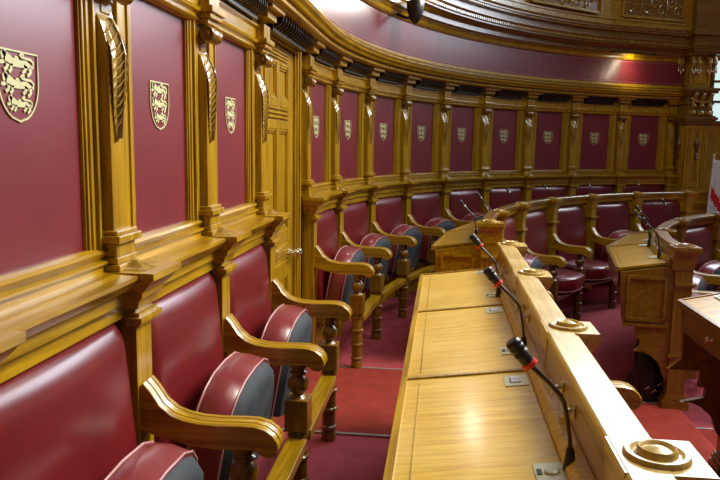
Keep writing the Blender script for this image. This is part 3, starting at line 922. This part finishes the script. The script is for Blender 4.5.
D1S = Bay('s', 4.85, .865); D1A = Bay('a', 4.885, 10.05)
D1P = [2.6 + 10.05 * k for k in range(7)]
gN = 'pale oak desks of the long row nearest the camera'
labs = ['desk directly below the camera, mostly out of frame at the bottom', 'nearest pale oak desk lid at the bottom centre, with a black microphone in front',
        'second pale oak desk lid, crossed by the tall microphone heads', 'third pale oak desk lid, farthest of the near row, before the aisle']
for i, y in enumerate((-4.33, -3.465, -2.60, -1.735)):
    t = desk(D1S, ('s', y), 0, labs[i], gN, end='post' if i == 3 else None)
    if i == 3: end_panel(t, D1S, 1, 1)
gF = 'oak desks of the outer row beyond the aisle'
labs = ['first oak desk of the outer row beyond the aisle, with its panelled end', 'second oak desk of the outer row beyond the aisle',
        'third outer-row desk beyond the aisle, behind red inner chairs', 'fourth outer-row desk beyond the aisle, only its cap rail visible',
        'fifth outer-row desk beyond the aisle, long curved cap rail above a red chair', 'last outer-row desk, its cap rail ending by the carved pier']
for i in range(6):
    t = desk(D1A, ('a', D1P[i]), 0, labs[i], gF, end='post' if i == 5 else None, near_end=(i == 0))
    if i == 0: end_panel(t, D1A, 0, -1)
D2S = Bay('s', 3.64, .865); D2A = Bay('a', 3.64, 14.9)
D2P = [1.5 + 14.9 * k for k in range(6)]
labs = ['brown oak desk at the bottom right, its near half out of frame', 'brown oak desk cut by the right edge, with a small brass knob']
for i, y in enumerate((-2.60, -1.735)):
    t = desk(D2S, ('s', y), T2, labs[i], 'inner row desks at the right edge', end='post' if i == 1 else None)
    if i == 1: end_panel(t, D2S, 1, 1)
labs = ['brown oak inner desk right of centre, with panelled end and black bag below', 'second inner desk beyond the panelled end, with a white paper on it',
        'third inner desk round the curve, its cap rail turning right', 'fourth inner desk, its cap rail running out at the right edge', 'inner desk beyond the right edge of the frame']
for i in range(4):
    t = desk(D2A, ('a', D2P[i]), T2, labs[i], 'inner row desks beyond the aisle', end='post' if i == 3 else None, near_end=(i == 0))
    if i == 0: end_panel(t, D2A, 0, -1)

# ---------------------------------------------------------------- inner rows of chairs (backs fixed to the desk posts)
C2S = Bay('s', 4.835, .865); C2A = Bay('a', 4.90, 10.05)
for i, (y, l) in enumerate(((-3.465, 'inner-row chair hidden behind the nearest cap rail, only its arm tip showing'), (-2.60, 'inner-row chair behind the second cap rail, its arm tip showing over the carpet'),
               (-1.735, 'inner-row chair behind the third cap rail, two arm tips showing'))):
    chair(C2S, ('s', y), T2, l, 'inner-row chairs on the near side of the aisle', cap=False, end=(i == 2))
labs = ['inner red chair nearest beyond the aisle, behind the square desk post', 'second inner red chair beyond the aisle, dark underside of its seat showing',
        'inner red chair with its maroon seat folded down, left of two', 'inner red chair with its maroon seat folded down, right of two, behind the brown desk',
        'inner red chair behind the brown desk microphones', 'last inner red chair before the carved pier']
for i in range(6):
    chair(C2A, ('a', D1P[i]), T2, labs[i], 'inner-row chairs round the curve beyond the aisle', down=i in (2, 3), cap=False, end=(i == 5))
C3S = Bay('s', 3.63, .865); C3A = Bay('a', 3.63, 14.9)
chair(C3S, ('s', -1.735), T3, 'innermost chair at the right edge on the near side of the aisle', 'innermost chairs at the right edge', cap=False, end=True)
for i, l in enumerate(('innermost red chair at the right edge, beside the brown desk post', 'second innermost red chair, its worn folded seat showing at the right edge',
                       'innermost red chair whose back shows under the curved brown cap rail', 'innermost chair at the right edge with only its arm showing')):
    chair(C3A, ('a', D2P[i]), T3, l, 'innermost chairs at the right edge beyond the aisle', cap=False, end=(i == 3))

# ---------------------------------------------------------------- microphones
MIC = {}
def mic_meshes():
    def put(k, bm, m, smooth=True):
        o = link(k, bm, m, smooth=smooth); MIC[k] = o.data; bpy.data.objects.remove(o)
    bm = bmesh.new(); lathe(bm, [(.013, 0), (.0135, .012), (.011, .03), (.009, .05), (.006, .058)], 0, 0, 14)
    put('base', bm, BLACK)
    st = [(0, 0, .055), (-.004, 0, .085), (-.012, 0, .13), (-.018, 0, .152), (-.026, 0, .166), (-.05, 0, .192), (-.088, 0, .226)]
    bm = bmesh.new(); tube(bm, st, [.0045, .0042, .0042, .005, .005, .0045, .0065], 8)
    put('gooseneck', bm, BROWNSTEM)
    a, b = Vector((-.088, 0, .226)), Vector((-.140, 0, .290)); d = (b - a).normalized()
    def along_lathe(prof):
        bm = bmesh.new(); lathe(bm, [(p_ * .86, q_ * .84) for p_, q_ in prof], 0, 0, 18)
        M = Matrix.Translation(a) @ d.to_track_quat('Z', 'Y').to_matrix().to_4x4()
        bmesh.ops.transform(bm, matrix=M, verts=bm.verts[:]); return bm
    put('red_ring', along_lathe([(.016, -.004), (.0195, -.002), (.0195, .007), (.016, .009)]), REDM)
    put('dark_ring', along_lathe([(.010, -.004), (.0125, -.002), (.0125, .007), (.010, .009)]), STEEL)
    put('head', along_lathe([(.006, -.006), (.015, .004), (.0155, .012), (.0165, .022), (.0165, .030), (.0185, .032), (.0185, .040), (.0172, .042), (.0172, .047), (.0185, .049), (.0185, .056), (.0172, .058), (.0185, .061), (.0185, .068), (.015, .074), (.004, .076)]), BLACK)
    put('slim_head', along_lathe([(.005, -.006), (.009, .004), (.0105, .012), (.0105, .040), (.0125, .044), (.0125, .060), (.009, .068), (.003, .070)]), BLACK)
mic_meshes()
def mic(r, param, z, label, group, slim=False, lean=0, tw=0):
    t = empty('microphone', param, r, z); setp(t, label, 'microphone', group)
    t.rotation_euler.z += R(tw)
    for k in (('base', 'gooseneck', 'dark_ring', 'slim_head') if slim else ('base', 'gooseneck', 'red_ring', 'head')):
        o = obj_from(k.replace('slim_head', 'head').replace('dark_ring', 'collar').replace('red_ring', 'collar'), MIC[k], t)
        if k == 'red_ring': o['label'] = 'red ring light around the microphone neck'
g = 'black gooseneck microphones with red rings on the near desks'
mic(4.885, ('s', -3.25), .898, 'largest black gooseneck microphone with red ring, nearest the camera', g)
mic(4.885, ('s', -2.41), .898, 'second black gooseneck microphone with red ring, above the third desk lid', g)
mic(4.90, ('s', -1.57), .898, 'third black gooseneck microphone with red ring, farthest of the near desks', g)
g = 'slim microphones on the outer desks beyond the aisle'
L_ = ['slim microphone leftmost beyond the aisle, in front of a red wall chair', 'slim microphone second beyond the aisle', 'slim microphone third beyond the aisle, left of a red seat back',
      'slim microphone fourth beyond the aisle, over the curved cap rail', 'slim microphone fifth beyond the aisle, over the rail', 'slim microphone farthest along the outer desks']
for k in range(6):
    mic(4.93, ('a', D1P[k] + 10.05 * .3), .895, L_[k], g, slim=True)
g = 'slim microphones on the brown inner desks'
mic(3.69, ('a', 4.6), .82, 'slim microphone nearest on the brown desk with the panelled end', g, slim=True)
mic(3.69, ('a', 13.5), .82, 'slim microphone left on the brown inner desk beside the paper', g, slim=True)
mic(3.69, ('a', 20), .82, 'slim microphone farther back on the brown inner desks', g, slim=True)
mic(3.69, ('a', 35), .82, 'slim microphone at the bend of the inner cap rail', g, slim=True)

# ---------------------------------------------------------------- paper, bag
bm = bmesh.new()
v = [bm.verts.new(p) for p in [(-.10, -.03, 0), (.10, -.03, 0), (.10, .17, 0), (-.10, .17, 0)]]; bm.faces.new(v)
r = bmesh.ops.extrude_face_region(bm, geom=bm.faces[:]); bmesh.ops.translate(bm, vec=(0, 0, .0015), verts=[x for x in r['geom'] if isinstance(x, bmesh.types.BMVert)])
pp = link('paper_sheet', bm, WHITE)
setp(pp, 'white sheet of paper lying on the brown inner desk', 'paper')
pp.location = (-3.84 * math.cos(R(20)), 3.84 * math.sin(R(20)), .785); pp.rotation_euler = (0, -math.atan2(.048, .36), R(-21))

def bag():
    t = bpy.data.objects.new('bag', None); COL.objects.link(t)
    t.location = (-3.72, .27, T2); t.rotation_euler = (0, 0, R(12)); t.scale = (.92, .92, 1.06)
    setp(t, 'black leather bag standing on the carpet under the brown desk end', 'bag')
    bm = bmesh.new()
    # body: slumped pouch
    secs = []
    for j in range(11):
        v = j / 10; z = .006 + .41 * v
        hx = .125 * (1 - .45 * v ** 2.2) * (.88 + .12 * math.sin(PI * v)); hy = .14 * (1 - .80 * v ** 1.6) + .012
        secs.append([bm.verts.new((hx * math.copysign(abs(math.cos(a)) ** .6, math.cos(a)) + .02 * math.sin(6 * v + 2 * a), hy * math.copysign(abs(math.sin(a)) ** .6, math.sin(a)) - .05 * v, z)) for a in [2 * PI * k / 20 for k in range(20)]])
    for a, b in zip(secs, secs[1:]):
        for k in range(20): bm.faces.new((a[k], a[(k + 1) % 20], b[(k + 1) % 20], b[k]))
    bm.faces.new(secs[0][::-1]); bm.faces.new(secs[-1])
    link('body', bm, BAGM, t, smooth=True)
    bm = bmesh.new()
    for dx in (-.05, .03):
        tube(bm, [(-.07 + dx, -.13, .08), (-.10 + dx, -.16, .22), (-.08 + dx, -.12, .36), (-.02 + dx, -.06, .42), (.03 + dx, -.09, .36), (.04 + dx, -.15, .18), (.03 + dx, -.16, .05)], .008, 8)
    link('strap', bm, BAGM, t, smooth=True)
    bm = bmesh.new()
    for p in ((-.06, -.165, .10), (-.01, -.17, .08), (.03, -.165, .12)):
        tube(bm, [(p[0] - .02, p[1], p[2]), (p[0], p[1] - .01, p[2] + .02), (p[0] + .02, p[1], p[2])], .006, 8)
    link('buckle', bm, STEEL, t, smooth=True)
bag()

# ---------------------------------------------------------------- carved gallery panels above the upper cornice
def carved(a0, a1, chord, label, seed):
    rnd = random.Random(seed)
    r = 5.79
    A = Vector((-r * math.cos(R(a0)), r * math.sin(R(a0)), 0)); B = Vector((-r * math.cos(R(a1)), r * math.sin(R(a1)), 0))
    d = (B - A); Ln = d.length; ang = math.atan2(d.y, d.x)
    t = bpy.data.objects.new('relief_carving', None); COL.objects.link(t)
    mid = (A + B) / 2; t.location = (mid.x, mid.y, 3.215); t.rotation_euler = (0, 0, ang)
    setp(t, label, 'carving', 'carved foliage panels on the gallery front')
    h = .36; W = Ln / 2 - .02; off = -.008
    bm = bmesh.new(); box(bm, -W, W, off - .01, off, 0, h)
    link('back_board', bm, BROWNH, t)
    bm = bmesh.new()
    for e, yy in ((0, -.034), (.012, -.026), (.022, -.018)):
        box(bm, -W + e, W - e, off + yy, off, e, e + .012); box(bm, -W + e, W - e, off + yy, off, h - e - .012, h - e)
        box(bm, -W + e, -W + e + .012, off + yy, off, e, h - e); box(bm, W - e - .012, W - e, off + yy, off, e, h - e)
    link('frame', bm, OAKH, t)
    bm = bmesh.new()
    n = max(3, int(W / .14))
    for i in range(-n, n + 1):
        cx = i * (W - .12) / n; cz = h * .5 + .06 * (-1) ** i; s = 1 if i % 2 else -1
        sg = 1 if i >= 0 else -1
        pts = []
        for k in range(22):
            a = k / 21 * 2.3 * PI; rr = .085 * (1 - k / 25)
            pts.append((cx + sg * rr * math.cos(a), off - .014 - .006 * math.sin(k), cz + s * rr * math.sin(a)))
        tube(bm, pts, [.011 - .0035 * abs(math.sin(k * .9)) for k in range(22)], 6)
        for k in range(6):
            a = rnd.random() * 2 * PI; l = .045
            px, pz = cx + .075 * math.cos(a), min(max(cz + .075 * math.sin(a), .05), h - .05)
            tube(bm, [(px, off - .008, pz), (px + l * .5 * math.cos(a + .6), off - .022, pz + l * .4 * math.sin(a + .6)), (px + l * math.cos(a + 1.2), off - .01, min(max(pz + l * math.sin(a + 1.2), .035), h - .035))], [.004, .013, .002], 6)
    link('carved_foliage', bm, CARVE, t, smooth=True)
carved(59.0, 69.3, True, 'wide carved foliage panel on the gallery front at the top right', 3)
carved(43.0, 55.8, True, 'narrower carved foliage panel at the top, left of the wide one', 5)

# ---------------------------------------------------------------- pier at the end of the curve
def pier():
    t = empty('pier', ('a', 72.9), 5.97, 0); setp(t, 'tall carved dark oak pier with stepped capital at the right edge', 'pier')
    def blk(bm, hx0, hx1, hy, z0, z1): box(bm, hx0, hx1, -hy, hy, z0, z1)
    bm = bmesh.new(); blk(bm, -.15, .16, .20, 0, .74); blk(bm, -.15, .19, .23, 0, .10)
    for h, z0, z1 in ((.215, .74, .76), (.235, .76, .80), (.26, .80, .83), (.22, .83, .93), (.235, .93, .95), (.25, .95, .985), (.215, .985, 1.01)):
        blk(bm, -.15, .16 + h - .20, h, z0, z1)
    link('pedestal', bm, OAKH, t, bevel=.004)
    bm = bmesh.new(); blk(bm, -.15, .13, .165, 1.0, 1.90)
    for y0, y1 in ((-.165, -.135), (.135, .165), (-.12, -.10), (.10, .12)):
        box(bm, .13, .145, y0, y1, 1.03, 1.86)
    box(bm, .13, .14, -.10, .10, 1.03, 1.06); box(bm, .13, .14, -.10, .10, 1.83, 1.86)
    link('shaft', bm, OAKV, t, bevel=.003)
    bm = bmesh.new()
    lathe(bm, [(.004, 1.12), (.010, 1.14), (.004, 1.16), (.006, 1.25), (.004, 1.40), (.016, 1.42), (.024, 1.44), (.012, 1.455), (.028, 1.48), (.014, 1.50), (.020, 1.56), (.040, 1.60), (.034, 1.65), (.012, 1.68), (.010, 1.80)], .145, 0, 14)
    lathe(bm, [(.004, 1.12), (.010, 1.14), (.004, 1.16), (.006, 1.25), (.004, 1.40), (.016, 1.42), (.024, 1.44), (.012, 1.455), (.028, 1.48), (.014, 1.50), (.020, 1.56), (.040, 1.60), (.034, 1.65), (.012, 1.68), (.010, 1.80)], 0, -.17, 14)
    link('carved_pendant', bm, DARKW, t, smooth=True)
    bm = bmesh.new()
    for h, z0, z1 in ((.18, 1.88, 1.90), (.205, 1.90, 1.93), (.23, 1.93, 1.955), (.25, 1.965, 1.99), (.225, 1.99, 2.01), (.20, 2.01, 2.08), (.18, 2.08, 2.16), (.205, 2.16, 2.19), (.165, 2.19, 2.28), (.20, 2.28, 2.31), (.235, 2.31, 2.34), (.26, 2.34, 2.38)):
        blk(bm, -.15, .13 + h - .165, h, z0, z1)
    i = -.24
    for k in range(17):
        y = -.236 + k * .0295; box(bm, -.10, .215, y - .008, y + .008, 1.953, 1.967)
    link('lower_capital', bm, BROWNH, t, bevel=.003)
    bm = bmesh.new()
    for y in (-.12, 0, .12):
        lathe(bm, [(.045, 2.02), (.052, 2.05), (.03, 2.08)], .17, y, 12)
        tube(bm, [(.14, y, 2.10), (.19, y, 2.14), (.175, y, 2.20), (.21, y, 2.26), (.24, y, 2.30)], [.02, .03, .02, .026, .02], 8)
    tube(bm, [(.18, -.16, 2.24), (.2, -.08, 2.20), (.2, 0, 2.18), (.2, .08, 2.20), (.18, .16, 2.24)], .018, 8)
    link('carved_ornament', bm, CARVE, t, smooth=True)
    bm = bmesh.new(); blk(bm, -.15, .10, .15, 2.38, 2.84)
    for y0, y1 in ((-.15, -.12), (.12, .15)): box(bm, .10, .12, y0, y1, 2.40, 2.82)
    box(bm, .10, .115, -.08, .08, 2.44, 2.66)
    link('upper_shaft', bm, OAKV, t, bevel=.003)
    bm = bmesh.new()
    for y in (-.16, -.08, .08, .16):
        tube(bm, [(.12, y, 2.80), (.17, y, 2.76), (.19, y, 2.70), (.17, y, 2.66)], [.03, .034, .026, .012], 10)
        for dy in (-.025, 0, .025):
            lathe(bm, [(.002, 2.55 + abs(dy)), (.013, 2.57 + abs(dy)), (.006, 2.60 + abs(dy)), (.004, 2.67)], .18, y + dy, 8)
    link('carved_tassel', bm, CARVE, t, smooth=True)
    bm = bmesh.new()
    for h, z0, z1 in ((.20, 2.82, 2.85), (.23, 2.85, 2.88), (.25, 2.88, 2.905), (.26, 2.925, 2.962), (.235, 2.962, 3.03), (.25, 3.03, 3.04), (.28, 3.055, 3.10), (.25, 3.10, 3.19), (.24, 3.19, 3.62)):
        blk(bm, -.15, .20 + h - .165, h, z0, z1)
    for k in range(18):
        y = -.245 + k * .029; box(bm, -.10, .295, y - .009, y + .009, 2.905, 2.926); box(bm, -.10, .285, y - .009, y + .009, 3.038, 3.056)
    link('upper_capital', bm, BROWNH, t)
pier()
# carved drop at the left of the pier, end of the leather band
bm = bmesh.new()
for dy, dz in ((-.035, .03), (0, 0), (.035, .03)):
    lathe(bm, [(.002, 2.56 + dz), (.014, 2.58 + dz), (.007, 2.61 + dz), (.005, 2.66 + dz), (.012, 2.68 + dz), (.02, 2.71), (.018, 2.78)], 0, dy, 8)
dr = link('carved_drop', bm, CARVE, smooth=True); place(dr, ('a', 70.6), 5.955)
setp(dr, 'small carved drop of three tassels at the right end of the maroon upper band', 'ornament')
# dark recess post between last bay and pier
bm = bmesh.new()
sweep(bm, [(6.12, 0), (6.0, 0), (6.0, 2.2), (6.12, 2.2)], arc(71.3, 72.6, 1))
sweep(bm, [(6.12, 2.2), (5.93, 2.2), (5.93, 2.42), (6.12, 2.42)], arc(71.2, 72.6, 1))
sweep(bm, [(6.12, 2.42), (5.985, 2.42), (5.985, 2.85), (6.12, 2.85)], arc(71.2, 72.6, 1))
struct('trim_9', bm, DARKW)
bm = bmesh.new(); sweep(bm, [(6.125, 2.80), (5.78, 2.80), (5.72, 3.10), (5.76, 3.19), (5.76, 3.7), (6.125, 3.7)], arc(70.5, 73.4, 1.5))
struct('trim_10', bm, BROWNH)

# window beyond the pier
wn = empty('window_1', ('a', 79.8), 6.09, 0); wn['kind'] = 'structure'
bm = bmesh.new(); box(bm, 0, .012, -.36, .36, 1.95, 2.78)
link('window_pane', bm, GLASS, wn)
bm = bmesh.new()
for y in (-.40, -.13, .10, .36): box(bm, -.03, .04, y, y + .035, 1.92, 2.81)
for z in (1.92, 2.2, 2.48, 2.78): box(bm, -.03, .04, -.40, .395, z, z + .035)
link('window_frame', bm, BROWNV, wn)

# ---------------------------------------------------------------- flag
def flag():
    t = bpy.data.objects.new('flag', None); COL.objects.link(t); t.location = (-1.60, 5.33, T2)
    setp(t, 'white flag with red diagonal stripes hanging at the right edge in front of the pier', 'flag')
    bm = bmesh.new(); tube(bm, [(0, 0, .0), (.02, 0, 1.0), (.045, 0, 1.66)], .012, 10)
    lathe(bm, [(.14, .0), (.14, .02), (.05, .04), (.02, .09)], 0, 0, 20)
    link('flag_pole', bm, WHITE, t, smooth=True)
    bm = bmesh.new(); nx, nz = 30, 26
    V = []
    for j in range(nz + 1):
        v = j / nz; row = []
        for i in range(nx + 1):
            u = i / nx; wd = .22 + .20 * v
            x = .03 + u * wd - .02 * v; y = .035 * math.sin(u * 14 + v) * (.4 + v); z = 1.58 - v * .90 - .05 * u
            row.append(bm.verts.new((x, y - .02, z)))
        V.append(row)
    for j in range(nz):
        for i in range(nx):
            f = bm.faces.new((V[j][i], V[j][i + 1], V[j + 1][i + 1], V[j + 1][i]))
            u = (i + .5) / nx; v = (j + .5) / nz
            f.material_index = 1 if (abs(v - (.42 + u * .75)) < .10 or abs(v - (1.02 - u * .75)) < .08) else 0
    o = link('cloth', bm, None, t, smooth=True, mats=[FLAGW, FLAGR])
    s = o.modifiers.new('s', 'SOLIDIFY'); s.thickness = .003
flag()

# ---------------------------------------------------------------- lamp under the gallery
def lamp(a, label):
    t = empty('wall_lamp', ('a', a), 5.90, 0); setp(t, label, 'lamp', 'lamps under the gallery')
    bm = bmesh.new(); lathe(bm, [(.012, 2.64), (.05, 2.68), (.075, 2.76), (.085, 2.84)], .12, 0, 20)
    tube(bm, [(.12, 0, 2.70), (.03, 0, 2.70), (-.06, 0, 2.74)], .014, 8)
    link('lamp_bracket', bm, BLACK, t, smooth=True)
    bm = bmesh.new(); lathe(bm, [(.078, 2.845), (.080, 2.87), (.06, 2.90), (.02, 2.915)], .12, 0, 18)
    link('lamp_bulb', bm, BULB, t, smooth=True)
    l = bpy.data.lights.new('lamp_light', 'POINT'); l.energy = 15; l.color = (1, .93, .78); l.shadow_soft_size = .08
    lo = bpy.data.objects.new('lamp_light', l); COL.objects.link(lo); lo.parent = t; lo.location = (.24, 0, 2.86)
lamp(19.5, 'lit lamp in a dark cone at the top centre, over the upper maroon band')
def downlight(a):
    t = empty('strip_light', ('a', a), 5.88, 0); setp(t, 'slim strip light under the upper cornice, glowing at the right end of the maroon band', 'lamp')
    bm = bmesh.new(); box(bm, -.03, .03, -.36, .36, 2.786, 2.80); link('housing', bm, BLACKW, t)
    l = bpy.data.lights.new('strip_glow', 'AREA'); l.shape = 'RECTANGLE'; l.size = .72; l.size_y = .03; l.energy = 4; l.color = (1, .90, .62)
    lo = bpy.data.objects.new('strip_glow', l); COL.objects.link(lo); lo.parent = t; lo.location = (0, 0, 2.783)
    lo.rotation_euler = (0, R(40), 0); lo.rotation_euler = (Vector((-.8, 0, -.6))).to_track_quat('-Z', 'X').to_euler()
downlight(62.5)
